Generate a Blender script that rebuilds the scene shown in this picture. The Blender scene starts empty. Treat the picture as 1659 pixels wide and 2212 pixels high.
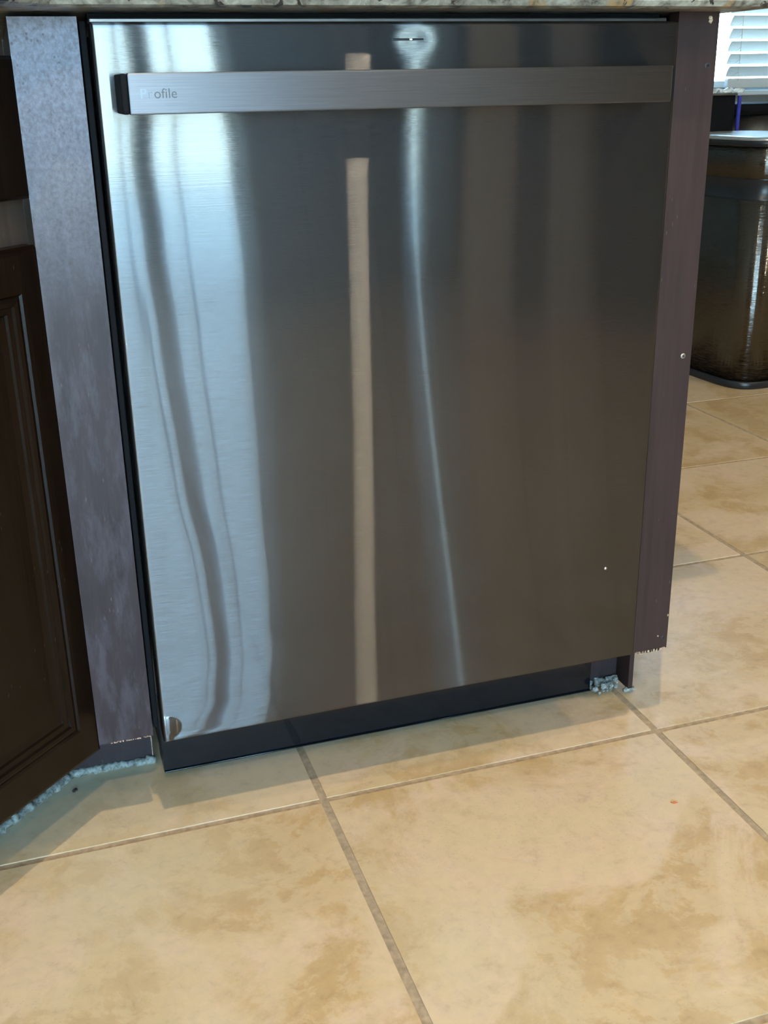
import bpy, bmesh, math, random
from mathutils import Vector, Matrix
R_ = random.Random(7)
S = bpy.context.scene

# ------------------------------------------------------------------ camera, world, lights, exposure
def make_camera():
    yaw, pitch, roll = -0.3107, -0.3693, 0.0181
    cd = bpy.data.cameras.new('camera'); co = bpy.data.objects.new('camera', cd)
    S.collection.objects.link(co)
    rot = Matrix.Rotation(yaw, 3, 'Z') @ Matrix.Rotation(pitch, 3, 'X') @ Matrix.Rotation(roll, 3, 'Y')
    right, fwd, up = rot @ Vector((1, 0, 0)), rot @ Vector((0, 1, 0)), rot @ Vector((0, 0, 1))
    m = Matrix((right, up, -fwd)).transposed().to_4x4()
    m.translation = Vector((-0.3894, -1.1068, 0.8136))
    co.matrix_world = m
    cd.sensor_fit = 'HORIZONTAL'; cd.sensor_width = 36.0
    cd.lens = 2389.03 / 1659 * 36.0
    cd.clip_start = 0.02; cd.clip_end = 100
    S.camera = co
make_camera()

SKY = 25.0
w = bpy.data.worlds.new('daylight'); S.world = w; w.use_nodes = True
nt = w.node_tree; nt.nodes.clear()
o_ = nt.nodes.new('ShaderNodeOutputWorld'); bg = nt.nodes.new('ShaderNodeBackground')
tc = nt.nodes.new('ShaderNodeTexCoord'); sp = nt.nodes.new('ShaderNodeSeparateXYZ'); cr = nt.nodes.new('ShaderNodeValToRGB')
nt.links.new(tc.outputs['Generated'], sp.inputs[0]); nt.links.new(sp.outputs['Z'], cr.inputs[0])
cr.color_ramp.elements[0].position = 0.0; cr.color_ramp.elements[0].color = (0.72, 0.92, 0.97, 1)
cr.color_ramp.elements[1].position = 0.22; cr.color_ramp.elements[1].color = (0.36, 0.65, 1.0, 1)
nt.links.new(cr.outputs[0], bg.inputs[0]); bg.inputs[1].default_value = SKY; nt.links.new(bg.outputs[0], o_.inputs[0])

S.view_settings.view_transform = 'Standard'; S.view_settings.look = 'None'
S.view_settings.gamma = 1.0; S.view_settings.use_curve_mapping = False
S.view_settings.exposure = 0.0
S.cycles.use_denoising = True
S.cycles.max_bounces = 10; S.cycles.glossy_bounces = 6; S.cycles.transparent_max_bounces = 8
S.cycles.sample_clamp_indirect = 6.0
S.cycles.caustics_reflective = False; S.cycles.caustics_refractive = False
CAN_COL = (1.0, 0.82, 0.585)
CANS = [  # x, y, watts, radius : recessed ceiling lamps
    (-0.20, -0.88, 18, 0.022),
    (-0.42, -2.15, 17, 0.04),
    (0.725, -1.86, 7, 0.042),
    (2.60, -0.45, 18, 0.05),  # unseen lamp, added to brighten the floor on the right
    (-1.50, -2.40, 8, 0.05),  # another unseen lamp, added at the rear left
]
CEIL = 2.55

# ------------------------------------------------------------------ helpers
def link(o): S.collection.objects.link(o); return o
def me_obj(name, bm, m, parent=None, smooth=False):
    me = bpy.data.meshes.new(name); bm.to_mesh(me); bm.free()
    if smooth:
        for p in me.polygons: p.use_smooth = True
    if m: me.materials.append(m)
    o = bpy.data.objects.new(name, me); link(o)
    if parent: o.parent = parent
    return o
def box_bm(bm, x0, x1, y0, y1, z0, z1, bev=0.0, seg=2, rot=None):
    n = bmesh.new()
    bmesh.ops.create_cube(n, size=1)
    for v in n.verts:
        v.co = Vector(((v.co.x + .5) * (x1 - x0) + x0, (v.co.y + .5) * (y1 - y0) + y0, (v.co.z + .5) * (z1 - z0) + z0))
    if bev: bmesh.ops.bevel(n, geom=n.edges[:], offset=bev, segments=seg, affect='EDGES', profile=0.5)
    if rot: bmesh.ops.transform(n, matrix=rot, verts=n.verts)
    tmp = bpy.data.meshes.new('t'); n.to_mesh(tmp); n.free(); bm.from_mesh(tmp); bpy.data.meshes.remove(tmp)
    return bm
def box(name, x0, x1, y0, y1, z0, z1, m, parent=None, bev=0.0, rot=None, seg=2):
    return me_obj(name, box_bm(bmesh.new(), x0, x1, y0, y1, z0, z1, bev, seg, rot), m, parent)
def empty(name, loc=(0, 0, 0), rz=0):
    o = bpy.data.objects.new(name, None); o.location = loc; o.rotation_euler = (0, 0, rz)
    o.empty_display_size = .1; return link(o)
def tag(o, label=None, cat=None, group=None, kind=None):
    if label: o['label'] = label
    if cat: o['category'] = cat
    if group: o['group'] = group
    if kind: o['kind'] = kind
    return o
def tube_bm(bm, pts, r, n=8):
    pts = [Vector(p) for p in pts]; rings = []
    for i, p in enumerate(pts):
        d = (pts[min(i + 1, len(pts) - 1)] - pts[max(i - 1, 0)]).normalized()
        a = Vector((0, 0, 1)) if abs(d.z) < .9 else Vector((1, 0, 0))
        u = d.cross(a).normalized(); v = d.cross(u)
        rr = r[i] if isinstance(r, (list, tuple)) else r
        rings.append([bm.verts.new(p + u * math.cos(k * 2 * math.pi / n) * rr + v * math.sin(k * 2 * math.pi / n) * rr) for k in range(n)])
    for a, b in zip(rings, rings[1:]):
        for k in range(n): bm.faces.new((a[k], a[(k + 1) % n], b[(k + 1) % n], b[k]))
    bm.faces.new(rings[0][::-1]); bm.faces.new(rings[-1])
    return bm
def loft_bm(bm, outline_levels):
    """stack of (ring of xy points, z): closed solid"""
    rings = [[bm.verts.new((x, y, z)) for x, y in pts] for pts, z in outline_levels]
    n = len(rings[0])
    for a, b in zip(rings, rings[1:]):
        for k in range(n): bm.faces.new((a[k], a[(k + 1) % n], b[(k + 1) % n], b[k]))
    bm.faces.new(rings[0][::-1]); bm.faces.new(rings[-1]); return bm

# ------------------------------------------------------------------ materials
def streak_normal(t, k, sx, sz):
    # grain: normals tipped up and down only, by fine horizontal scratches
    ge = t.n('ShaderNodeNewGeometry'); nz = t.noise(t.mapc((sx, sx, sz)), 1.0, 2, .5)
    c = t.n('ShaderNodeCombineXYZ'); t.l(t.math('MULTIPLY', t.math('SUBTRACT', nz, .5), k * 2), c.inputs[2])
    ad = t.n('ShaderNodeVectorMath', operation='ADD'); t.l(ge.outputs['Normal'], ad.inputs[0]); t.l(c.outputs[0], ad.inputs[1])
    nm = t.n('ShaderNodeVectorMath', operation='NORMALIZE'); t.l(ad.outputs[0], nm.inputs[0]); return nm.outputs[0]
class MT:
    def __init__(s, name):
        s.m = bpy.data.materials.new(name); s.m.use_nodes = True; s.nt = s.m.node_tree
        s.b = s.nt.nodes['Principled BSDF']; s.tc = s.n('ShaderNodeTexCoord')
    def n(s, t, **k):
        x = s.nt.nodes.new(t)
        for a, v in k.items(): setattr(x, a, v)
        return x
    def l(s, a, b): s.nt.links.new(a, b)
    def mapc(s, scale=(1, 1, 1), src='Object', loc=None):
        mp = s.n('ShaderNodeMapping'); mp.inputs['Scale'].default_value = scale
        s.l(s.tc.outputs[src], mp.inputs[0]); return mp.outputs[0]
    def noise(s, v, scale, detail=5, rough=.55, dist=0):
        x = s.n('ShaderNodeTexNoise'); x.inputs['Scale'].default_value = scale; x.inputs['Detail'].default_value = detail
        x.inputs['Roughness'].default_value = rough; x.inputs['Distortion'].default_value = dist
        if v is not None: s.l(v, x.inputs['Vector'])
        return x.outputs['Fac']
    def ramp(s, f, stops):
        r = s.n('ShaderNodeValToRGB'); e = r.color_ramp.elements
        while len(e) < len(stops): e.new(.5)
        for q, (p, c) in zip(e, stops):
            q.position = p; q.color = (*c, 1) if len(c) == 3 else c
        s.l(f, r.inputs[0]); return r.outputs[0]
    def mix(s, f, a, b, mode='MIX'):
        x = s.n('ShaderNodeMix', data_type='RGBA', blend_type=mode)
        for i, v in ((0, f), (6, a), (7, b)):
            if hasattr(v, 'is_linked'): s.l(v, x.inputs[i])
            else: x.inputs[i].default_value = v if i == 0 else (*v, 1)
        return x.outputs[2]
    def math(s, op, a, b=0.0):
        x = s.n('ShaderNodeMath', operation=op)
        for i, v in enumerate((a, b)):
            if hasattr(v, 'is_linked'): s.l(v, x.inputs[i])
            else: x.inputs[i].default_value = v
        return x.outputs[0]
    def bump(s, h, strength=.3, dist=.002):
        x = s.n('ShaderNodeBump'); x.inputs['Strength'].default_value = strength; x.inputs['Distance'].default_value = dist
        s.l(h, x.inputs['Height']); s.l(x.outputs[0], s.b.inputs['Normal']); return x
    def set(s, **k):
        names = dict(col='Base Color', rough='Roughness', metal='Metallic', spec='Specular IOR Level', coat='Coat Weight', coatr='Coat Roughness')
        for a, v in k.items():
            i = s.b.inputs[names[a]]
            if hasattr(v, 'is_linked'): s.l(v, i)
            else: i.default_value = (*v, 1) if a == 'col' else v
        return s
def plain(name, col, rough=.5, metal=0, spec=.5, var=.15, scale=30):
    t = MT(name); f = t.noise(t.mapc(), scale, 4)
    d = tuple(c * (1 - var) for c in col); e = tuple(min(1, c * (1 + var)) for c in col)
    t.set(col=t.ramp(f, [(.3, d), (.7, e)]), rough=rough, metal=metal, spec=spec); return t.m

def steel_door():
    """dark brushed stainless: a sharp lobe and a lobe smeared up and down across the grain"""
    t = MT('brushed_dark_steel'); t.nt.nodes.remove(t.b)
    out = t.nt.nodes['Material Output']
    tan = t.n('ShaderNodeTangent', direction_type='UV_MAP'); tan.uv_map = 'grain'
    v = t.mapc((6, 1, 900)); g = t.noise(v, 1.0, 3, .6)
    v2 = t.mapc((3, 1, 9)); g2 = t.noise(v2, 1.0, 3, .6)
    bmp = t.n('ShaderNodeBump'); bmp.inputs['Strength'].default_value = .05; bmp.inputs['Distance'].default_value = .0004
    t.l(g, bmp.inputs['Height'])
    def lobe(col, r, an):
        a = t.n('ShaderNodeBsdfAnisotropic'); a.inputs['Color'].default_value = (*col, 1)
        a.inputs['Roughness'].default_value = r; a.inputs['Anisotropy'].default_value = an
        t.l(tan.outputs[0], a.inputs['Tangent']); t.l(bmp.outputs[0], a.inputs['Normal']); return a
    A = lobe((.112, .108, .104), .06, .75)
    B = lobe((.150, .153, .157), .12, .97); t.l(streak_normal(t, 1.05, 40, 4000), B.inputs['Normal'])
    mx = t.n('ShaderNodeMixShader'); mx.inputs[0].default_value = .60
    f = t.math('MULTIPLY_ADD', g2, .12); f.node.inputs[2].default_value = .44; t.l(f, mx.inputs[0])
    t.l(A.outputs[0], mx.inputs[1]); t.l(B.outputs[0], mx.inputs[2])
    C_ = lobe((.105, .11, .12), .40, .0); m0 = t.n('ShaderNodeMixShader'); m0.inputs[0].default_value = .16
    t.l(mx.outputs[0], m0.inputs[1]); t.l(C_.outputs[0], m0.inputs[2]); mx = m0
    # faint haze from fingermarks and the clear coat
    df = t.n('ShaderNodeBsdfDiffuse'); df.inputs[0].default_value = (.06, .065, .07, 1)
    m2 = t.n('ShaderNodeMixShader'); m2.inputs[0].default_value = .05
    t.l(mx.outputs[0], m2.inputs[1]); t.l(df.outputs[0], m2.inputs[2]); t.l(m2.outputs[0], out.inputs[0])
    return t.m
def steel_handle():
    t = MT('brushed_handle_steel'); t.nt.nodes.remove(t.b); out = t.nt.nodes['Material Output']
    tan = t.n('ShaderNodeTangent', direction_type='UV_MAP'); tan.uv_map = 'grain'
    g = t.noise(t.mapc((14, 1, 1400)), 1.0, 3, .6)
    bmp = t.n('ShaderNodeBump'); bmp.inputs['Strength'].default_value = .10; bmp.inputs['Distance'].default_value = .0004
    t.l(g, bmp.inputs['Height'])
    a = t.n('ShaderNodeBsdfAnisotropic'); a.inputs['Roughness'].default_value = .42; a.inputs['Anisotropy'].default_value = .55
    c = t.ramp(g, [(.3, (.125, .136, .155)), (.7, (.16, .172, .193))]); t.l(c, a.inputs['Color'])
    t.l(tan.outputs[0], a.inputs['Tangent']); t.l(bmp.outputs[0], a.inputs['Normal']); t.l(a.outputs[0], out.inputs[0])
    return t.m
def can_steel():
    t = MT('brushed_bin_steel'); t.set(col=(.13, .128, .12), rough=.10, metal=1.0); t.l(streak_normal(t, 1.5, 40, 4000), t.b.inputs['Normal']); return t.m
def tile_mat():
    t = MT('travertine_look_tile')
    oi = t.n('ShaderNodeObjectInfo'); vm = t.n('ShaderNodeVectorMath', operation='MULTIPLY_ADD')
    t.l(oi.outputs['Random'], vm.inputs[0]); vm.inputs[1].default_value = (37, 19, 53); t.l(t.tc.outputs['Object'], vm.inputs[2])
    v = vm.outputs[0]
    n1 = t.noise(v, 4.2, 12, .66, .6); n2 = t.noise(v, 14, 13, .72, .3); n3 = t.noise(v, 60, 8, .65, .3); n4 = t.noise(v, 1.6, 4, .5)
    tan1, tan2, cream, pink, grey = (.455, .305, .145), (.50, .345, .175), (.595, .455, .28), (.62, .46, .315), (.57, .50, .355)
    c = t.ramp(n1, [(.36, tan1), (.47, tan2), (.50, (.54, .39, .225)), (.545, pink), (.66, cream)])
    patch = t.ramp(n2, [(.475, (0, 0, 0)), (.525, (1, 1, 1))])
    c = t.mix(t.math('MULTIPLY', patch, .60), c, cream)
    dk = t.ramp(n2, [(.36, (1, 1, 1)), (.44, (0, 0, 0))]); c = t.mix(t.math('MULTIPLY', dk, .35), c, (.42, .285, .14))
    c = t.mix(t.math('MULTIPLY', t.ramp(n4, [(.50, (0, 0, 0)), (.64, (1, 1, 1))]), .45), c, grey)
    fine = t.ramp(n3, [(.30, (.86, .83, .79)), (.42, (.97, .965, .96)), (.6, (1.04, 1.03, 1.0))])
    c = t.mix(1.0, c, fine, 'MULTIPLY')
    vo = t.n('ShaderNodeTexVoronoi'); vo.inputs['Scale'].default_value = 190; t.l(v, vo.inputs['Vector'])
    pit = t.math('MULTIPLY', t.ramp(vo.outputs['Distance'], [(.12, (1, 1, 1)), (.26, (0, 0, 0))]), t.ramp(t.noise(v, 6.5, 3), [(.56, (0, 0, 0)), (.62, (1, 1, 1))]))
    c = t.mix(t.math('MULTIPLY', pit, .40), c, (.40, .32, .22))
    t.set(col=c, rough=t.math('MULTIPLY_ADD', n2, .12), spec=.5)
    t.b.inputs['Roughness'].links[0].from_node.inputs[2].default_value = .27
    t.bump(t.math('SUBTRACT', n2, t.math('MULTIPLY', pit, .3)), .10, .002)
    return t.m
def wood_stain(name, col, rough=.4, spec=.5, fleck=.30):
    t = MT(name); v = t.mapc((60, 60, 4)); g = t.noise(v, 1.5, 6, .65); p = t.noise(t.mapc(), 9, 5)
    d = tuple(c * .72 for c in col); e = tuple(c * 1.25 for c in col)
    c = t.ramp(g, [(.3, d), (.7, e)])
    vo = t.n('ShaderNodeTexVoronoi'); vo.inputs['Scale'].default_value = 170; t.l(t.mapc((1, 1, .25)), vo.inputs['Vector'])
    fl = t.math('MULTIPLY', t.ramp(vo.outputs['Distance'], [(.05, (1, 1, 1)), (.14, (0, 0, 0))]), t.ramp(p, [(.5, (0, 0, 0)), (.62, (1, 1, 1))]))
    c = t.mix(t.math('MULTIPLY', fl, fleck), c, (.25, .18, .15))
    t.set(col=c, rough=rough, spec=spec); t.bump(g, .25, .0006)
    return t
def grimy_stile():
    """painted stile, splashed and dried near the top"""
    t = wood_stain('splashed_dark_stile', (.030, .022, .026), .36)
    sp = t.n('ShaderNodeSeparateXYZ'); t.l(t.tc.outputs['Object'], sp.inputs[0])
    hz = t.ramp(sp.outputs['Z'], [(.60, (0, 0, 0)), (.86, (1, 1, 1))])
    n1 = t.noise(t.mapc((1, 1, .8)), 260, 8, .70, .2); n2 = t.noise(t.mapc((1, 1, .25)), 60, 7, .7, .1)
    vo = t.n('ShaderNodeTexVoronoi'); vo.inputs['Scale'].default_value = 240; t.l(t.mapc((1, 1, .8)), vo.inputs['Vector'])
    film = t.ramp(n1, [(.30, (.25, .25, .25)), (.66, (1, 1, 1))]); film2 = t.ramp(n2, [(.45, (0, 0, 0)), (.6, (1, 1, 1))])
    f = t.math('MULTIPLY_ADD', t.math('MULTIPLY', film, hz), .55); t.l(t.math('MULTIPLY', film2, .05), f.node.inputs[2])
    base = t.b.inputs['Base Color'].links[0].from_socket
    c = t.mix(f, base, (.38, .41, .53))
    spots = t.math('MULTIPLY', t.ramp(vo.outputs['Distance'], [(.22, (1, 1, 1)), (.34, (0, 0, 0))]), t.math('MULTIPLY', hz, t.ramp(t.noise(t.mapc(), 60, 2), [(.56, (0, 0, 0)), (.60, (1, 1, 1))])))
    c = t.mix(t.math('MULTIPLY', spots, .7), c, (.035, .03, .035)); t.l(c, t.b.inputs['Base Color'])
    r = t.math('MULTIPLY_ADD', n1, .25); r.node.inputs[2].default_value = .26; t.l(r, t.b.inputs['Roughness'])
    h = t.math('ADD', t.math('MULTIPLY', n1, hz), t.math('MULTIPLY', n2, .12)); t.bump(h, .35, .0010)
    t.b.inputs['Specular IOR Level'].default_value = .22
    return t.m
def granite():
    t = MT('speckled_granite'); v = t.mapc()
    n1 = t.noise(v, 22, 6, .6, 1.0); n2 = t.noise(v, 75, 6, .65, .7); n3 = t.noise(v, 200, 3)
    c = t.ramp(n1, [(.34, (.05, .047, .042)), (.44, (.16, .155, .13)), (.55, (.27, .265, .22)), (.68, (.38, .38, .33))])
    c2 = t.ramp(n2, [(.38, (.02, .02, .02)), (.44, (.15, .14, .12)), (.56, (.28, .275, .23)), (.68, (.45, .45, .40))])
    c = t.mix(.6, c, c2); c = t.mix(t.ramp(t.noise(v, 30, 4), [(.60, (0, 0, 0)), (.66, (1, 1, 1))]), c, (.30, .20, .10))
    c = t.mix(t.ramp(t.noise(v, 34, 5, .6, 1.5), [(.60, (0, 0, 0)), (.63, (1, 1, 1))]), c, (.018, .018, .02))
    t.set(col=c, rough=.35); t.bump(n2, .5, .003); return t.m
def caulk_mat():
    t = MT('grubby_caulk'); n = t.noise(t.mapc(), 140, 5, .7)
    t.set(col=t.ramp(n, [(.32, (.05, .05, .04)), (.47, (.20, .205, .18)), (.65, (.36, .38, .355))]), rough=.75); t.bump(n, .6, .002); return t.m
def glass_mat():
    t = MT('window_glass'); t.nt.nodes.remove(t.b); out = t.nt.nodes['Material Output']
    tr = t.n('ShaderNodeBsdfTransparent'); tr.inputs[0].default_value = (.93, .97, .96, 1)
    gl = t.n('ShaderNodeBsdfGlossy'); gl.inputs['Roughness'].default_value = .02
    fr = t.n('ShaderNodeFresnel'); fr.inputs[0].default_value = 1.5
    m = t.n('ShaderNodeMixShader'); t.l(fr.outputs[0], m.inputs[0]); t.l(tr.outputs[0], m.inputs[1]); t.l(gl.outputs[0], m.inputs[2]); t.l(m.outputs[0], out.inputs[0])
    return t.m
def slat_mat():
    t = MT('white_blind_slat'); out = t.nt.nodes['Material Output']
    t.set(col=t.ramp(t.noise(t.mapc(), 5, 2), [(.3, (.80, .82, .82)), (.7, (.86, .88, .88))]), rough=.5)
    tl = t.n('ShaderNodeBsdfTranslucent'); tl.inputs[0].default_value = (.55, .66, .68, 1)
    m = t.n('ShaderNodeMixShader'); m.inputs[0].default_value = .16; t.l(t.b.outputs[0], m.inputs[1]); t.l(tl.outputs[0], m.inputs[2]); t.l(m.outputs[0], out.inputs[0])
    return t.m
def emis(name, col, s):
    t = MT(name); t.set(col=col); t.b.inputs['Emission Color'].default_value = (*col, 1); t.b.inputs['Emission Strength'].default_value = s; return t.m

M = dict(
    steel=steel_door(), hsteel=steel_handle(), tile=tile_mat(), granite=granite(), caulk=caulk_mat(), glass=glass_mat(), slat=slat_mat(),
    stileL=grimy_stile(), stileR=wood_stain('worn_mahogany_stile', (.030, .0155, .014), .6, spec=.3).m,
    base=wood_stain('dark_toe_board', (.028, .019, .021), .45, spec=.3).m,
    rawedge=plain('chipped_raw_edge', (.42, .30, .22), .8, var=.4, scale=300),
    espresso=wood_stain('espresso_cabinet_wood', (.0055, .0030, .0018), .20, spec=.16, fleck=.06).m,
    brown=wood_stain('brown_face_frame', (.050, .034, .026), .45).m,
    black=plain('black_plastic', (.012, .014, .017), .35), rubber=plain('black_seal_rubber', (.004, .0045, .006), .8, spec=.15),
    toe=plain('glossy_black_toe_panel', (.006, .007, .009), .07, spec=.38),
    greytrim=plain('grey_metal_strip', (.16, .16, .165), .35, metal=.8),
    silver=plain('silver_metal', (.62, .63, .64), .3, metal=1), screwdark=plain('dark_screw_metal', (.06, .055, .06), .5, metal=.6),
    grout=plain('tan_grout', (.36, .27, .175), .85, var=.25, scale=120),
    wall=plain('beige_wall_paint', (.62, .58, .51), .7, var=.04, scale=60), wall_backlit=plain('backlit_wall_grey', (.20, .22, .23), .7, var=.05),  # window wall: its backlit darkness is put into the grey
    ceil=plain('white_ceiling_paint', (.75, .74, .72), .8, var=.03, scale=80), white=plain('white_trim_paint', (.70, .70, .68), .4, var=.03),
    darkwood=plain('dark_furniture_wood', (.018, .016, .017), .5), cansteel=can_steel(),
    canlid=plain('satin_silver_lid', (.55, .57, .58), .30, metal=.7, var=.05), navy=plain('blue_plastic_edge', (.035, .04, .30), .35),
    bag=plain('clear_bag_film', (.62, .68, .68), .25, var=.3, scale=60), print=plain('grey_printed_letters', (.05, .055, .065), .5),
    fade=plain('glare_washed_letters', (.165, .175, .19), .42, metal=1, var=.02), glare_half=plain('half_glare_washed_letters', (.12, .13, .145), .42, metal=1, var=.02), patio=plain('pale_patio_concrete', (.55, .56, .54), .9, var=.1, scale=8),
    orange=plain('orange_crumb', (.50, .14, .04), .6), dark=plain('dark_speck', (.03, .025, .02), .8), aluminium=plain('bronze_door_frame', (.10, .11, .12), .5),
    cord=plain('grey_cord', (.16, .18, .20), .6), lamp=emis('lamp_lens', (1.0, .85, .62), 6), led=emis('status_light_glow', (.9, .95, 1.0), 1.5),
)

# ------------------------------------------------------------------ room shell
T, X0, Y0, G = 0.4606, -0.119, -0.0046, 0.0062
NX0, NX1, NY0, NY1 = -5, 10, -8, 7
XL, XR, YR, YB = X0 + NX0 * T, X0 + NX1 * T, Y0 + NY0 * T, Y0 + NY1 * T      # -2.422 4.487 -3.689 3.220
floor = tag(box('floor', XL, XR, YR, YB, -.05, -.0016, M['grout']), kind='structure')
tb = box_bm(bmesh.new(), -T / 2 + G / 2, T / 2 - G / 2, -T / 2 + G / 2, T / 2 - G / 2, -.010, 0)
bmesh.ops.bevel(tb, geom=[e for e in tb.edges if all(v.co.z > -.001 for v in e.verts)], offset=.0018, segments=2, affect='EDGES')
tile0 = None
for i in range(NX0, NX1):
    for j in range(NY0, NY1):
        if tile0 is None: tile0 = me_obj('tile', tb, M['tile'], floor); t_ = tile0
        else: t_ = tile0.copy(); link(t_)
        t_.location = (X0 + (i + .5) * T, Y0 + (j + .5) * T, R_.uniform(-.0004, 0))
        t_.rotation_euler = (0, 0, R_.choice([0, 1, 2, 3]) * math.pi / 2)
tag(box('ceiling', XL, XR, YR, YB, CEIL, CEIL + .1, M['ceil']), kind='structure')
tag(box('wall_left', XL - .1, XL, YR - .1, YB + .1, -.05, CEIL, M['wall']), kind='structure')
tag(box('wall_right', XR, XR + .1, YR - .1, YB + .1, -.05, CEIL, M['wall']), kind='structure')
def holed_wall(name, x0, x1, y0, y1, hx0, hx1, hz0, hz1, m, low=None):
    bm = bmesh.new()
    box_bm(bm, x0, hx0, y0, y1, -.05, CEIL); box_bm(bm, hx1, x1, y0, y1, -.05, CEIL)
    box_bm(bm, hx0, hx1, y0, y1, hz1, CEIL)
    if hz0 > 0: box_bm(bm, hx0, hx1, y0, y1, -.05, hz0)
    return tag(me_obj(name, bm, m), kind='structure')
holed_wall('wall_back', XL, XR, YB, YB + .14, 2.30, 3.70, .775, 2.05, M['wall_backlit'])
rw = bmesh.new()
for x0, x1, z0, z1 in ((XL, -2.15, -.05, CEIL), (-2.15, .685, 2.12, CEIL), (.685, 1.322, -.05, CEIL), (1.322, 1.394, -.05, .12), (1.322, 1.394, 2.0, CEIL), (1.394, XR, -.05, CEIL)): box_bm(rw, x0, x1, YR - .14, YR, z0, z1)
tag(me_obj('wall_rear', rw, M['wall']), kind='structure')
w2 = tag(empty('daylight_slit', (1.358, YR, 0)), kind='structure'); box('pane', -.036, .036, -.06, -.055, .12, 2.0, M['glass'], w2)  # slit added in the rear wall to throw a thin streak onto the steel

# patio door behind the camera (seen only as the bright band mirrored in the steel)
d1 = tag(empty('door_1', (0, YR, 0)), kind='structure')
fm = bmesh.new()
for x0, x1, z0, z1 in ((-2.15, -2.09, 0, 2.12), (.655, .685, 0, 2.12), (-2.09, .655, 2.04, 2.12), (-2.09, .655, 0, .05)): box_bm(fm, x0, x1, -.10, -.02, z0, z1)
me_obj('door_frame', fm, M['white'], d1)
box('mullion', .118, .196, -.09, -.03, .05, 2.04, M['aluminium'], d1, bev=.004)
box('mullion', -1.39, -1.32, -.09, -.03, .05, 2.04, M['aluminium'], d1, bev=.004)
box('mullion', -.62, -.55, -.09, -.03, .05, 2.04, M['aluminium'], d1, bev=.004)
for a, b in ((-2.09, -1.39), (-1.32, -.62), (-.55, .118), (.196, .655)): box('pane', a, b, -.062, -.056, .05, 2.04, M['glass'], d1)
for cx, tp in ((.067, 2.02), (.262, 2.02)):
    tag(me_obj('pull_cord', tube_bm(bmesh.new(), [(cx, YR + .03, tp), (cx + .004, YR + .03, 1.2), (cx, YR + .03, .35)], .0075, 6), M['cord']),
        'thin grey cord hanging at the patio door, mirrored %s of the dark post' % ('left' if cx < .1 else 'right'), 'cord')
tag(box('patio_slab', -4, 5, YR - 6, YR - .14, -.15, -.06, M['patio']), 'pale concrete patio outside the glass door behind the camera', 'patio')

# window with blind in the back wall
w1 = tag(empty('window_1', (0, YB, 0)), kind='structure')
fb = bmesh.new()
for x0, x1, z0, z1 in ((2.30, 2.335, .775, 2.05), (3.665, 3.70, .775, 2.05), (2.335, 3.665, 2.0, 2.05), (2.335, 3.665, .775, .80)): box_bm(fb, x0, x1, .06, .12, z0, z1)
me_obj('window_frame', fb, M['white'], w1); box('pane', 2.335, 3.665, .088, .094, .80, 2.0, M['glass'], w1)
box('window_sill', 2.24, 3.76, -.03, .05, .742, .764, M['white'], w1, bev=.004)
bl = tag(empty('window_blind', (2.52, YB - .06, 0)), 'white horizontal slat blind over the window behind the steel bins', 'blind')
sb = bmesh.new(); n = 6
for k in range(n + 1):
    a = (k / n - .5) * .8; pass
def slat_mesh():
    bm = bmesh.new(); prof = []
    for k in range(7):
        u = k / 6 - .5; prof.append((u * .046, .0035 * (1 - 4 * u * u)))
    ang = math.radians(58); rows = []
    for th in (0, .0022):
        for y, z in prof:
            zz = z + th; rows.append((y * math.cos(ang) - zz * math.sin(ang), y * math.sin(ang) + zz * math.cos(ang)))
    r0, r1 = rows[:7], rows[7:][::-1]; loop = r0 + r1
    A = [bm.verts.new((0, -y, z)) for y, z in loop]; B = [bm.verts.new((1.14, -y, z)) for y, z in loop]
    for k in range(14): bm.faces.new((A[k], A[(k + 1) % 14], B[(k + 1) % 14], B[k]))
    bm.faces.new(A[::-1]); bm.faces.new(B); bmesh.ops.recalc_face_normals(bm, faces=bm.faces[:]); return bm
s0 = me_obj('slat', slat_mesh(), M['slat'], bl, smooth=False); s0.location = (0, 0, .836)
for k in range(1, 24):
    s = s0.copy(); link(s); s.location = (R_.uniform(-.002, .002), 0, (.836 + k * .0486))
box('bottom_rail', -.004, 1.144, -.014, .014, .772, .810, M['slat'], bl, bev=.004)
box('head_rail', -.01, 1.15, -.03, .03, 1.99, 2.04, M['slat'], bl, bev=.003)
for x in (.035, 1.1):
    cb = bmesh.new()
    for yy in (-.026, .026): tube_bm(cb, [(x, yy, .80), (x, yy, 1.99)], .0012, 5)
    for k in range(24): tube_bm(cb, [(x, -.026, (.835 + k * .0486 * .97)), (x, .026, (.815 + k * .0486 * .97))], .001, 4)
    me_obj('ladder_cord', cb, M['white'], bl)

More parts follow.
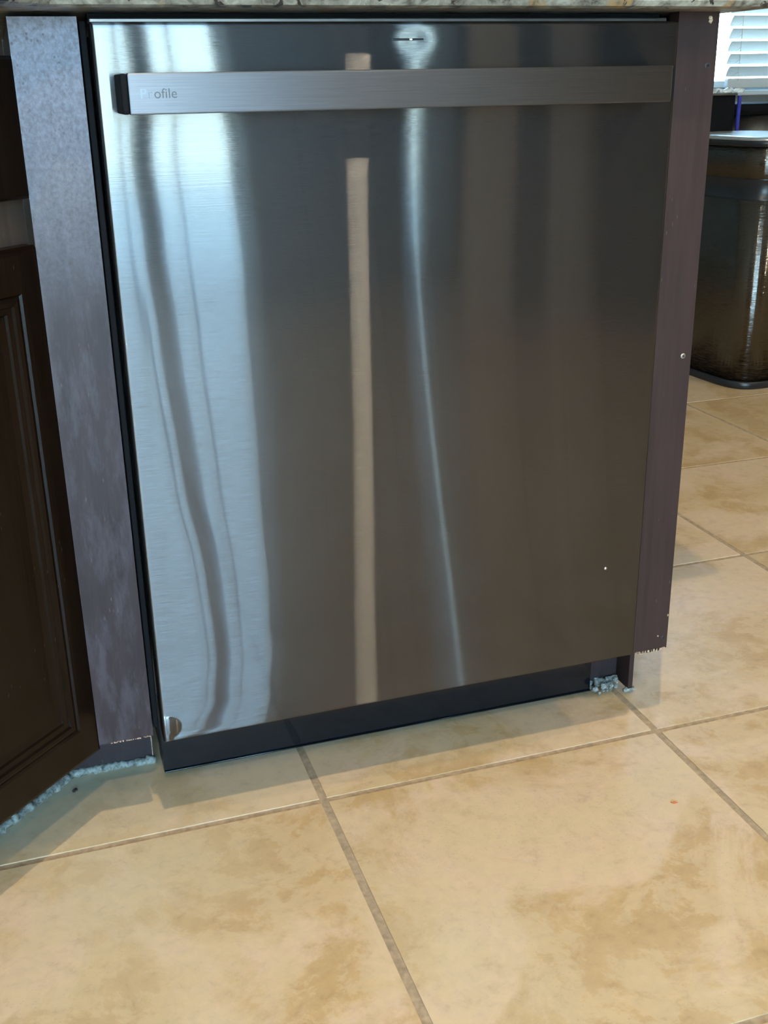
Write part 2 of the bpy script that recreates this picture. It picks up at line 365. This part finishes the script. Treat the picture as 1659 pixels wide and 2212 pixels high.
# mirrored rear-right part of the room
tag(box('wall_rear_right', 1.148, XR, -2.67, -2.55, 0, CEIL, M['wall']), kind='structure')
d2 = tag(empty('door_2', (1.338, -2.55, 0)), kind='structure'); box('door_leaf', -.06, .057, .0, .03, .01, 2.03, M['brown'], d2, bev=.003)
for nme, a, b, m in (('trim_1', 1.398, 1.426, 'white'), ('trim_2', 1.445, 1.551, 'white')):
    tag(box(nme, a, b, -2.55, -2.525, 0, 2.1, M[m], bev=.003), kind='structure')
tag(box('baseboard_rear', 1.445, 1.56, -2.525, -2.505, 0, .10, M['white'], bev=.003), kind='structure')
def tall_unit(name, x0, x1, y0, y1, z1, label, cat):
    e = tag(empty(name, ((x0 + x1) / 2, (y0 + y1) / 2, 0)), label, cat); hx, hy = (x1 - x0) / 2, (y1 - y0) / 2
    box('body', -hx, hx, -hy, hy - .02, 0, z1, M['darkwood'], e)
    box('door', -hx + .004, -.002, hy - .02, hy, .08, z1 - .02, M['darkwood'], e, bev=.003); box('door', .002, hx - .004, hy - .02, hy, .08, z1 - .02, M['darkwood'], e, bev=.003)
tall_unit('pantry_cabinet', 1.60, 2.60, -2.548, -2.2, 2.1, 'tall black pantry cabinet behind the camera, right of the white door trim', 'cabinet')
tall_unit('wall_hutch', .425, .862, -3.60, -3.2, 2.1, 'tall dark hutch beside the patio door behind the camera', 'cabinet')
tall_unit('corner_cupboard', 1.135, 1.305, YR + .002, YR + .06, 2.1, 'narrow dark cupboard on the rear wall left of the added daylight slit', 'cabinet')
tall_unit('wall_wardrobe', 1.40, 2.2, YR + .002, YR + .3, 2.1, 'wide dark wardrobe on the rear wall right of the added daylight slit', 'cabinet')
ct = tag(empty('added_table', (1.03, -3.35, 0)), 'unseen black table added before the rear wall to darken the mirrored strip', 'table')  # added table, shaped to leave a dark gap in the mirrored strip
box('table_top', -.16, .13, -.1, .15, .655, .685, M['darkwood'], ct, bev=.003); box('apron', -.15, .12, -.09, .14, .50, .655, M['darkwood'], ct)
for sx in (-.15, .10):
    for sy in (-.09, .12): box('leg', sx, sx + .02, sy, sy + .02, 0, .5, M['darkwood'], ct)

# recessed ceiling lamps
for k, (x, y, wt, r) in enumerate(CANS):
    e = tag(empty('ceiling_lamp', (x, y, CEIL - .03)), ['recessed warm ceiling lamp above the dishwasher front', 'recessed warm ceiling lamp behind the camera towards the patio door', 'recessed warm ceiling lamp whose streak shows in the middle of the steel door',
            'added unseen ceiling lamp brightening the floor right of the cabinets', 'added unseen ceiling lamp in the rear left of the room'][k], 'lamp', 'recessed ceiling lamps')
    rb = bmesh.new(); nn = 28; rr = [(.085, .03), (.085, .022), (.065, .020), (.060, .03)]
    rings = [[rb.verts.new((q * math.cos(i * 2 * math.pi / nn), q * math.sin(i * 2 * math.pi / nn), z)) for i in range(nn)] for q, z in rr]
    for a, b in zip(rings, rings[1:]):
        for i in range(nn): rb.faces.new((a[i], a[(i + 1) % nn], b[(i + 1) % nn], b[i]))
    me_obj('trim_ring', rb, M['white'], e)
    lb = bmesh.new(); bmesh.ops.create_circle(lb, cap_ends=True, radius=.06, segments=24); 
    for v in lb.verts: v.co.z = .027
    me_obj('lens', lb, M['lamp'], e)
    L = bpy.data.lights.new('lamp_light', 'SPOT'); L.energy = wt * 6; L.shadow_soft_size = r; L.color = CAN_COL; L.spot_size = math.radians(150); L.spot_blend = .6
    lo = bpy.data.objects.new('lamp_light', L); link(lo); lo.location = (0, 0, .012 - r * 0); lo.parent = e

# ------------------------------------------------------------------ granite counter
def counter():
    # outline (front straight edge, 45 degree turn at left, right end) with an eased edge profile
    pts = [(.392, -.048), (-.335, -.048), (-1.00, -.713), (-1.5, -.713), (-1.5, .66), (.392, .66)]
    bm = bmesh.new(); prof = [(.012, .8795), (.004, .8812), (.0, .886), (0, .905), (.004, .911), (.012, .9125)]
    from mathutils import geometry
    def inset(d):
        out = []
        n = len(pts)
        for i in range(n):
            a, b, c = Vector(pts[i - 1]), Vector(pts[i]), Vector(pts[(i + 1) % n])
            d1 = (b - a).normalized(); d2 = (c - b).normalized(); n1 = Vector((d1.y, -d1.x)); n2 = Vector((d2.y, -d2.x))
            m = (n1 + n2); m = m / m.dot(n1); out.append(tuple(b + m * d))
        return out
    loft_bm(bm, [(inset(d), z) for d, z in prof]); bmesh.ops.recalc_face_normals(bm, faces=bm.faces[:])
    return tag(me_obj('countertop', bm, M['granite']), 'speckled grey-cream granite countertop above the dishwasher', 'countertop')
counter()

# ------------------------------------------------------------------ dishwasher
W2, ZB, ZT = .3015, .1193, .8699
dw = tag(empty('dishwasher', (0, 0, 0)), 'dark brushed-steel dishwasher with a long bar handle under the granite counter', 'dishwasher')
def sm(t): t = max(0, min(1, t)); return t * t * (3 - 2 * t)
def lerp_tab(tab, z):
    if z <= tab[0][0]: return tab[0][1]
    for (a, b), (c, d) in zip(tab, tab[1:]):
        if z <= c: return b + (d - b) * sm((z - a) / (c - a)) if True else 0
    return tab[-1][1]
# out-of-flatness of the sheet: slope along x at two columns near the left side, by height
SL0 = [(.119, -.012), (.130, .002), (.165, .0110), (.22, .016), (.32, .0145), (.42, .009), (.58, .006), (.675, .003), (.757, .0), (.82, .002), (.87, .0)]
SL1 = [(.119, -.009), (.165, -.002), (.22, .004), (.32, .009), (.475, .012), (.63, .011), (.757, .007), (.82, .002), (.87, -.001)]
def slope(x, z):
    a, b = lerp_tab(SL0, z), lerp_tab(SL1, z)
    if x < -.26: return a * (1 - .7 * sm((-.268 - x) / .022))
    if x < -.16: return a + (b - a) * sm((x + .26) / .10)
    return b * (1 - sm((x + .16) / .13))
def warp(x, z):
    y = 0.0
    if x < -.03:
        n = 16; h = (-.03 - x) / n
        y = sum(slope(x + (i + .5) * h, z) for i in range(n)) * h
    # slight dimple round the status slot
    r2 = ((x - .006) / .020) ** 2 + ((z - .853) / .012) ** 2; y += .00022 * math.exp(-r2)
    y += .00010 * math.sin(x * 21 + z * 9) + .00008 * math.sin(z * 17 + 1)
    # pressed dent in the bottom left corner
    d = math.hypot((x + .3000) / .0195, (z - .1372) / .0155)
    if d < 1: y -= .0022 * (1 - d * d)
    d = math.hypot((x + .2965) / .006, (z - .1235) / .006)
    if d < 1: y -= .0006 * (1 - d * d)
    return y
def door_panel():
    ed = [(0, .030), (0, .0028), (.0006, .0012), (.0016, .0003), (.003, 0)]
    def axis(a, b, fine_lo, step, fine):
        q = [(a + d, y) for d, y in ed]; x = a + .003
        while x < a + fine_lo: x += fine; q.append((x, 0))
        while x < b - .010: x += step; q.append((min(x, b - .004), 0))
        return q + [(b - d, y) for d, y in ed[::-1]]
    xs = axis(-W2, W2, .030, .006, .0009); zs = axis(ZB, ZT, .042, .006, .0009)
    bm = bmesh.new(); uv = None
    V = [[bm.verts.new((x, max(yx, yz) + warp(x, z), z)) for x, yx in xs] for z, yz in zs]
    for j in range(len(zs) - 1):
        for i in range(len(xs) - 1): bm.faces.new((V[j][i], V[j][i + 1], V[j + 1][i + 1], V[j + 1][i]))
    uv = bm.loops.layers.uv.new('grain')
    for f in bm.faces:
        for l in f.loops: l[uv].uv = (l.vert.co.x, l.vert.co.z)
    return me_obj('door_panel', bm, M['steel'], dw, smooth=True)
door_panel()
box('door_liner', -.290, .290, .028, .060, .125, .868, M['black'], dw)
box('tub_body', -.296, .290, .120, .58, .02, .862, M['black'], dw)
box('tub_collar', -.296, .296, .060, .118, .60, .862, M['black'], dw)
box('top_strip', -.3005, .3005, .024, .050, .8695, .8742, M['greytrim'], dw, bev=.001)
box('top_seal', -.3005, .3005, .040, .060, .8742, .8788, M['rubber'], dw)
# status slot
box('status_slot', -.0170, .0155, -.0008, .0008, .8527, .8547, M['black'], dw, bev=.0006)
box('status_light', .0008, .0034, -.0012, .0004, .8531, .8543, M['led'], dw, bev=.0003)
# handle
def handle():
    a, b, y0, y1, z0, z1 = -.2790, .2672, -.0500, -.0360, .7915, .8262
    bm = box_bm(bmesh.new(), a, b, y0, y1, z0, z1, .0016, 3)
    uv = bm.loops.layers.uv.new('grain')
    for f in bm.faces:
        for l in f.loops: l[uv].uv = (l.vert.co.x, l.vert.co.z)
    # the bar bows outward very slightly
    bmesh.ops.bisect_plane
    h = me_obj('handle_bar', bm, M['hsteel'], dw)
    for x0, x1 in ((-.2850, -.2788), (.2670, .2700)):
        box('end_cap', x0, x1, y0 + .0006, .004, z0 + .0004, z1 - .0004, M['rubber'], h, bev=.002, seg=3)
    box('mounting_bar', -.2795, .2675, -.0362, -.0200, z0 + .006, z1 - .006, M['black'], h)
    for x in (-.262, .250): box('bracket', x, x + .02, -.0210, .0020, z0 + .006, z1 - .006, M['black'], h)
    def txt(body, x, m, sc=.0118):
        c = bpy.data.curves.new('t', 'FONT'); c.body = body; c.size = sc; c.extrude = .00005; c.space_character = 1.02
        o = bpy.data.objects.new('t', c); link(o); dg = bpy.context.evaluated_depsgraph_get(); dg.update()
        me = bpy.data.meshes.new_from_object(o.evaluated_get(dg)); wdt = max(v.co.x for v in me.vertices)
        bpy.data.objects.remove(o)
        t = bpy.data.objects.new('lettering', me); link(t); me.materials.clear(); me.materials.append(m); t.parent = h
        t.location = (x, -.05006, .8051); t.rotation_euler = (math.pi / 2, 0, 0); return x + wdt + .0007
    x = txt('P', -.2690, M['fade']); x = txt('r', x, M['glare_half']); txt('ofile', x + .0002, M['print'])  # glare washing out the first letters is put into their colour
handle()
# toe panel with folded lip
tp = bmesh.new(); box_bm(tp, -.2958, .3060, .115, .119, .0045, .112, .0008); box_bm(tp, -.2958, .3060, .1125, .1155, .0035, .0052, .0005)
me_obj('toe_panel', tp, M['toe'], dw)
box('toe_panel_return', -.2958, -.2935, .118, .16, .004, .112, M['black'], dw)
sc_ = bmesh.new(); bmesh.ops.create_icosphere(sc_, subdivisions=2, radius=.0022); me_obj('plug', sc_, M['silver'], dw, True).location = (.2527, .0006, .2495)
# side seal strip on the left, dark gap
box('side_seal', -.3095, -.3035, .030, .045, .122, .872, M['rubber'], dw, bev=.001)

# ------------------------------------------------------------------ corner cabinet at left (45 degrees) with filler stile
cc = tag(empty('corner_cabinet', (-.372, .020, 0)), 'espresso corner cabinet set at an angle left of the dishwasher', 'cabinet')
def ragged_panel(x0, x1, y0, y1, z0, z1, amp, n=40, side='bottom'):
    bm = bmesh.new(); f = []; b = []
    for i in range(n + 1):
        x = x0 + (x1 - x0) * i / n; z = z0 + (R_.uniform(0, amp) if 0 < i < n else 0)
        f.append(bm.verts.new((x, y0, z))); b.append(bm.verts.new((x, y1, z)))
    tf = [bm.verts.new((x1, y0, z1)), bm.verts.new((x0, y0, z1))]; tb_ = [bm.verts.new((x1, y1, z1)), bm.verts.new((x0, y1, z1))]
    F = f + tf; B = b + tb_; bm.faces.new(F); bm.faces.new(B[::-1]); N = len(F)
    for i in range(N): bm.faces.new((F[i], B[i], B[(i + 1) % N], F[(i + 1) % N]))
    bmesh.ops.recalc_face_normals(bm, faces=bm.faces[:]); return bm
def local(o): o.parent = cc; o.matrix_parent_inverse = Matrix.Translation((.372, -.020, 0)); return o
st = local(me_obj('filler_stile', ragged_panel(-.3722, -.3115, .020, .039, .1180, .8752, .0012), M['stileL']))
re_ = bmesh.new()
for i in range(34):
    x = -.366 + .053 * R_.random(); l = R_.uniform(.0006, .003); box_bm(re_, x, x + l, .0192, .0206, .1178, .1178 + R_.uniform(.0004, .0016))
ch = me_obj('raw_edge', re_, M['rawedge'], st); tag(ch, kind='stuff')
local(box('toe_board', -.56, -.3062, .152, .168, .002, .120, M['base']))
ib = bmesh.new(); box_bm(ib, -.3060, -.3052, .1512, .17, .003, .118); local(me_obj('toe_board_edge', ib, M['rawedge']))
local(box('side_panel', -.3722, -.3125, .039, .60, .120, .874, M['base']))
# angled front: local frame u = along face (away from the fold), n = outward normal
rotA = Matrix(((-.7071, .7071, 0, -.372), (-.7071, -.7071, 0, .020), (0, 0, 1, 0), (0, 0, 0, 1)))
def ang(name, u0, u1, n0, n1, z0, z1, m, parent=None, bev=0):
    bm = box_bm(bmesh.new(), u0, u1, n0, n1, z0, z1, bev); bmesh.ops.transform(bm, matrix=rotA, verts=bm.verts); bmesh.ops.recalc_face_normals(bm, faces=bm.faces[:])
    o = me_obj(name, bm, m); return local(o) if parent is None else o
# face frame sits 20 mm behind the door face
ff = bmesh.new()
for u0, u1, z0, z1 in ((-.012, .030, .112, .876), (.030, .62, .840, .876), (.030, .62, .66, .735), (.030, .62, .112, .150), (.62, .66, .112, .876)): box_bm(ff, u0, u1, -.039, -.0205, z0, z1)
bmesh.ops.transform(ff, matrix=rotA, verts=ff.verts); bmesh.ops.recalc_face_normals(ff, faces=ff.faces[:]); local(me_obj('face_frame', ff, M['brown']))
ang('cabinet_body', .03, .64, -.40, -.0395, .112, .87, M['espresso'])
def framed(name, z0, z1, u0=-.004, u1=.60, stile=.030, rail=.042, mold=.026):
    """door with raised frame, stepped ogee molding and flat centre panel"""
    bm = bmesh.new()
    lv = [(0, -.020), (0, -.006), (.003, -.001), (.006, 0)]                       # outer edge profile
    lv += [(rail, 0), (rail + .002, -.0022), (rail + .006, -.0010), (rail + .010, -.0016), (rail + .0115, -.0045), (rail + .017, -.0050), (rail + .0185, -.0075), (rail + mold, -.0085)]
    off = stile - rail
    rings = []
    for d, nn in lv:
        du = d + (off if d > .01 else 0)
        rings.append([bm.verts.new((u, nn, z)) for u, z in ((u0 + du, z0 + d), (u1 - du, z0 + d), (u1 - du, z1 - d), (u0 + du, z1 - d))])
    for a, b in zip(rings, rings[1:]):
        for k in range(4): bm.faces.new((a[k], a[(k + 1) % 4], b[(k + 1) % 4], b[k]))
    bm.faces.new(rings[0][::-1])
    cp = bmesh.new()
    r = [tuple(v.co) for v in rings[-1]]
    c1 = [cp.verts.new(p) for p in r]; ins = .02
    c2 = [cp.verts.new((r[0][0] + ins, r[0][1] + .0004, r[0][2] + ins)), cp.verts.new((r[1][0] - ins, r[1][1] + .0004, r[1][2] + ins)), cp.verts.new((r[2][0] - ins, r[2][1] + .0004, r[2][2] - ins)), cp.verts.new((r[3][0] + ins, r[3][1] + .0004, r[3][2] - ins))]
    for k in range(4): cp.faces.new((c1[k], c1[(k + 1) % 4], c2[(k + 1) % 4], c2[k]))
    cp.faces.new(c2)
    for b_ in (bm, cp): bmesh.ops.transform(b_, matrix=rotA, verts=b_.verts); bmesh.ops.recalc_face_normals(b_, faces=b_.faces[:])
    for f in cp.faces:
        if f.normal.dot(Vector((.707, -.707, 0))) < 0: f.normal_flip()
    o = local(me_obj(name, bm, M['espresso'])); p = me_obj('center_panel', cp, M['espresso'], o); return o
framed('cabinet_door', .1095, .6755)
ang('drawer_front', -.004, .60, -.020, 0, .7185, .8430, M['espresso'], bev=.003)
ang('toe_board', .10, .60, -.140, -.128, .002, .113, M['base'])
# caulk bead following both toe boards
def bead(pts, r, name, parent=None):
    P = []
    for a, b in zip(pts, pts[1:]):
        a, b = Vector(a), Vector(b); n = max(2, int((b - a).length / .004))
        for i in range(n): P.append(a.lerp(b, i / n) + Vector((R_.uniform(-1, 1), R_.uniform(-1, 1), R_.uniform(-1, 1))) * .0011)
    P.append(Vector(pts[-1])); bm = bmesh.new(); tube_bm(bm, P, [r * R_.uniform(.75, 1.25) for _ in P], 8)
    return me_obj(name, bm, M['caulk'], parent, True)
local(bead([(-.3040, .1500, .003), (-.4060, .1520, .003), (-.5050, .0530, .003), (-.78, -.222, .003)], .0058, 'caulk_bead'))

# ------------------------------------------------------------------ right end of the run
ep = tag(empty('end_cabinet_panel', (.335, .01, 0)), 'worn reddish-brown cabinet end stile with screws at the right of the dishwasher', 'cabinet')
def par(o, p=ep): o.parent = p; o.matrix_parent_inverse = Matrix.Translation(-Vector(p.location)); return o
st2 = par(me_obj('end_stile', ragged_panel(.3066, .3560, .010, .029, .1150, .8795, .0028), M['stileR']))
r2 = bmesh.new()
for i in range(40):
    x = .307 + .047 * R_.random(); l = R_.uniform(.0005, .0022); box_bm(r2, x, x + l, .0092, .0106, .1146 - R_.uniform(0, .0016), .1165)
tag(me_obj('raw_edge', r2, M['rawedge'], st2), kind='stuff')
par(box('side_panel', .3300, .3550, .029, .60, .115, .879, M['base']))
par(box('toe_board', .3066, .3500, .121, .135, .012, .117, M['base']))
par(box('toe_post', .3540, .3610, .093, .135, .008, .117, M['stileR']))
par(box('toe_side_panel', .3470, .3600, .135, .60, .010, .117, M['base']))
def screw(x, z, m, r=.0032, cross=True, y=.0098):
    bm = bmesh.new(); n = 20
    loops = [[bm.verts.new((x + q * math.cos(k * 2 * math.pi / n), yy, z + q * math.sin(k * 2 * math.pi / n))) for k in range(n)] for q, yy in ((r, y + .001), (r, y - .0004), (r * .8, y - .0009))]
    for a, b in zip(loops, loops[1:]):
        for k in range(n): bm.faces.new((a[k], a[(k + 1) % n], b[(k + 1) % n], b[k]))
    bm.faces.new(loops[-1]); bmesh.ops.recalc_face_normals(bm, faces=bm.faces[:])
    o = par(me_obj('screw', bm, m))
    if cross:
        c = bmesh.new(); box_bm(c, -r * .6, r * .6, -.0004, .0004, -r * .14, r * .14); box_bm(c, -r * .14, r * .14, -.0004, .0004, -r * .6, r * .6)
        bmesh.ops.transform(c, matrix=Matrix.Translation((x, y - .0011, z)) @ Matrix.Rotation(.5, 4, 'Y'), verts=c.verts); me_obj('cross_slot', c, M['black'], o).matrix_parent_inverse = Matrix()
        o.children[0].parent = o
    return o
screw(.3459, .8260, M['screwdark'], .0034); screw(.3450, .5067, M['silver'], .0031); screw(.3498, .1319, M['screwdark'], .0028)
def blob(name, pts, m, parent=None, s=1):
    bm = bmesh.new()
    for x, y, z, r in pts:
        n = bmesh.ops.create_icosphere(bm, subdivisions=2, radius=r)
        for v in n['verts']: v.co = v.co * R_.uniform(.75, 1.2) * s + Vector((x, y, z))
    return me_obj(name, bm, m, parent)
par(blob('filler_patch', [(.3448, .0098, .8735, .0021), (.3462, .0098, .8712, .0017), (.3440, .0098, .8700, .0013), (.3455, .0098, .8690, .0012)], plain('pale_wood_filler', (.55, .46, .32), .8)))
par(blob('scuff', [(.3543, .0102, .1622, .0008), (.3544, .0102, .1632, .0008), (.3543, .0102, .1642, .0007)], M['rawedge']))
par(blob('scuff', [(.3419, .0102, .1348, .0011)], M['rawedge']))
par(bead([(.3150, .1190, .010), (.3300, .1190, .013), (.3480, .1150, .016)], .0052, 'caulk_bead'))
par(bead([(.3500, .0960, .004), (.3650, .0940, .006)], .0035, 'caulk_bead'))
deb = [(.3140 + R_.uniform(-.008, .026), .1100 + R_.uniform(-.010, .012), R_.uniform(.002, .014), R_.uniform(.0016, .0048)) for _ in range(26)]
deb += [(.334 + R_.uniform(-.004, .012), .112 + R_.uniform(-.006, .004), R_.uniform(.002, .02), R_.uniform(.0015, .004)) for _ in range(12)]
dbo = tag(blob('caulk_debris', deb, M['caulk']), 'crumbled pale caulk and torn board lying at the right toe kick corner', 'debris')

# ------------------------------------------------------------------ bits on the floor
tag(blob('food_crumb', [(.2769, -.1515, .0012, .0016), (.2795, -.1520, .0012, .0013), (.2745, -.1500, .001, .0008), (.2812, -.1528, .001, .0007)], M['orange']),
    'tiny orange crumb on the big front tile', 'crumb')
tag(blob('dark_crumb', [(-.4077, .1162, .001, .0022), (-.4045, .1175, .001, .0015)], M['dark']), 'dark speck of dirt on the floor by the corner cabinet', 'crumb')
tag(blob('dark_crumb', [(-.336, -.40, .0008, .0010)], M['dark']), 'tiny brown speck on the tile at the bottom left', 'crumb')

# ------------------------------------------------------------------ bins at the back right
def supere(a, b, n=4.5, N=72, s=1.0):
    out = []
    for k in range(N):
        t = 2 * math.pi * k / N; c, d = math.cos(t), math.sin(t)
        out.append((s * a * math.copysign(abs(c) ** (2 / n), c), s * b * math.copysign(abs(d) ** (2 / n), d)))
    return out
def bin_part(name, parent, a, b, levels, m, n=4.5):
    bm = bmesh.new(); loft_bm(bm, [(supere(a - d, b - d, n), z) for z, d in levels])
    o = me_obj(name, bm, m, parent)
    me = o.data
    for p in me.polygons: p.use_smooth = len(p.vertices) == 4
    return o
b1 = tag(empty('trash_can', (1.585, 1.625, 0), math.radians(5)), 'stainless steel trash can with black bands and silver lid, right of the cabinets', 'trash can')
bin_part('base_rim', b1, .144, .194, [(0, .003), (.003, 0), (.018, 0), (.021, .003)], M['black'])
bin_part('body', b1, .140, .190, [(.0205, 0), (.509, 0)], M['cansteel'])
bin_part('handle_band', b1, .140, .190, [(.5085, 0), (.513, .004), (.560, .004), (.565, 0)], M['black'])
bin_part('upper_band', b1, .1405, .1905, [(.5645, 0), (.6445, 0)], M['cansteel'])
bin_part('rim', b1, .143, .193, [(.6440, 0), (.656, 0), (.659, .002)], M['black'])
bin_part('lid', b1, .142, .192, [(.6585, .001), (.6625, 0), (.666, .003), (.6690, .012)], M['canlid'])
pb = bmesh.new(); bmesh.ops.create_icosphere(pb, subdivisions=2, radius=.007); me_obj('hinge_pin', pb, M['silver'], b1, True).location = (-.112, -.181, .651)
b2 = tag(empty('waste_bin', (1.57, 2.0, 0)), 'tall black bin with clear liner bag behind the steel trash can', 'bin')
bin_part('body', b2, .122, .13, [(0, .01), (.006, 0), (.765, 0)], M['rubber'], 8)
bin_part('rim', b2, .127, .135, [(.765, 0), (.770, 0), (.772, .002)], M['greytrim'], 8)
box('blue_edge', .114, .1235, -.134, -.128, .02, .764, M['navy'], b2)
lg = bmesh.new()
for k in range(3):
    P = [(-.12 + .25 * i / 30 + R_.uniform(-.003, .003), -.128 + k * .004 + R_.uniform(-.003, .003), .7760 + .005 * math.sin(i * 1.3 + k) + R_.uniform(-.002, .003)) for i in range(31)]
    tube_bm(lg, P, [R_.uniform(.003, .006) for _ in P], 6)
me_obj('liner_bag', lg, M['bag'], b2, True)
b3 = tag(empty('recycling_bin', (2.03, 2.30, 0)), 'steel bin with flat black lid below the window blind', 'bin')
bin_part('body', b3, .135, .14, [(0, 0), (.70, 0)], M['silver'], 3)
bin_part('lid', b3, .150, .155, [(.70, .01), (.712, 0), (.728, 0), (.733, .004)], M['rubber'], 6)
bin_part('base_rim', b3, .138, .143, [(0.0, 0), (.02, 0)], M['black'], 3)
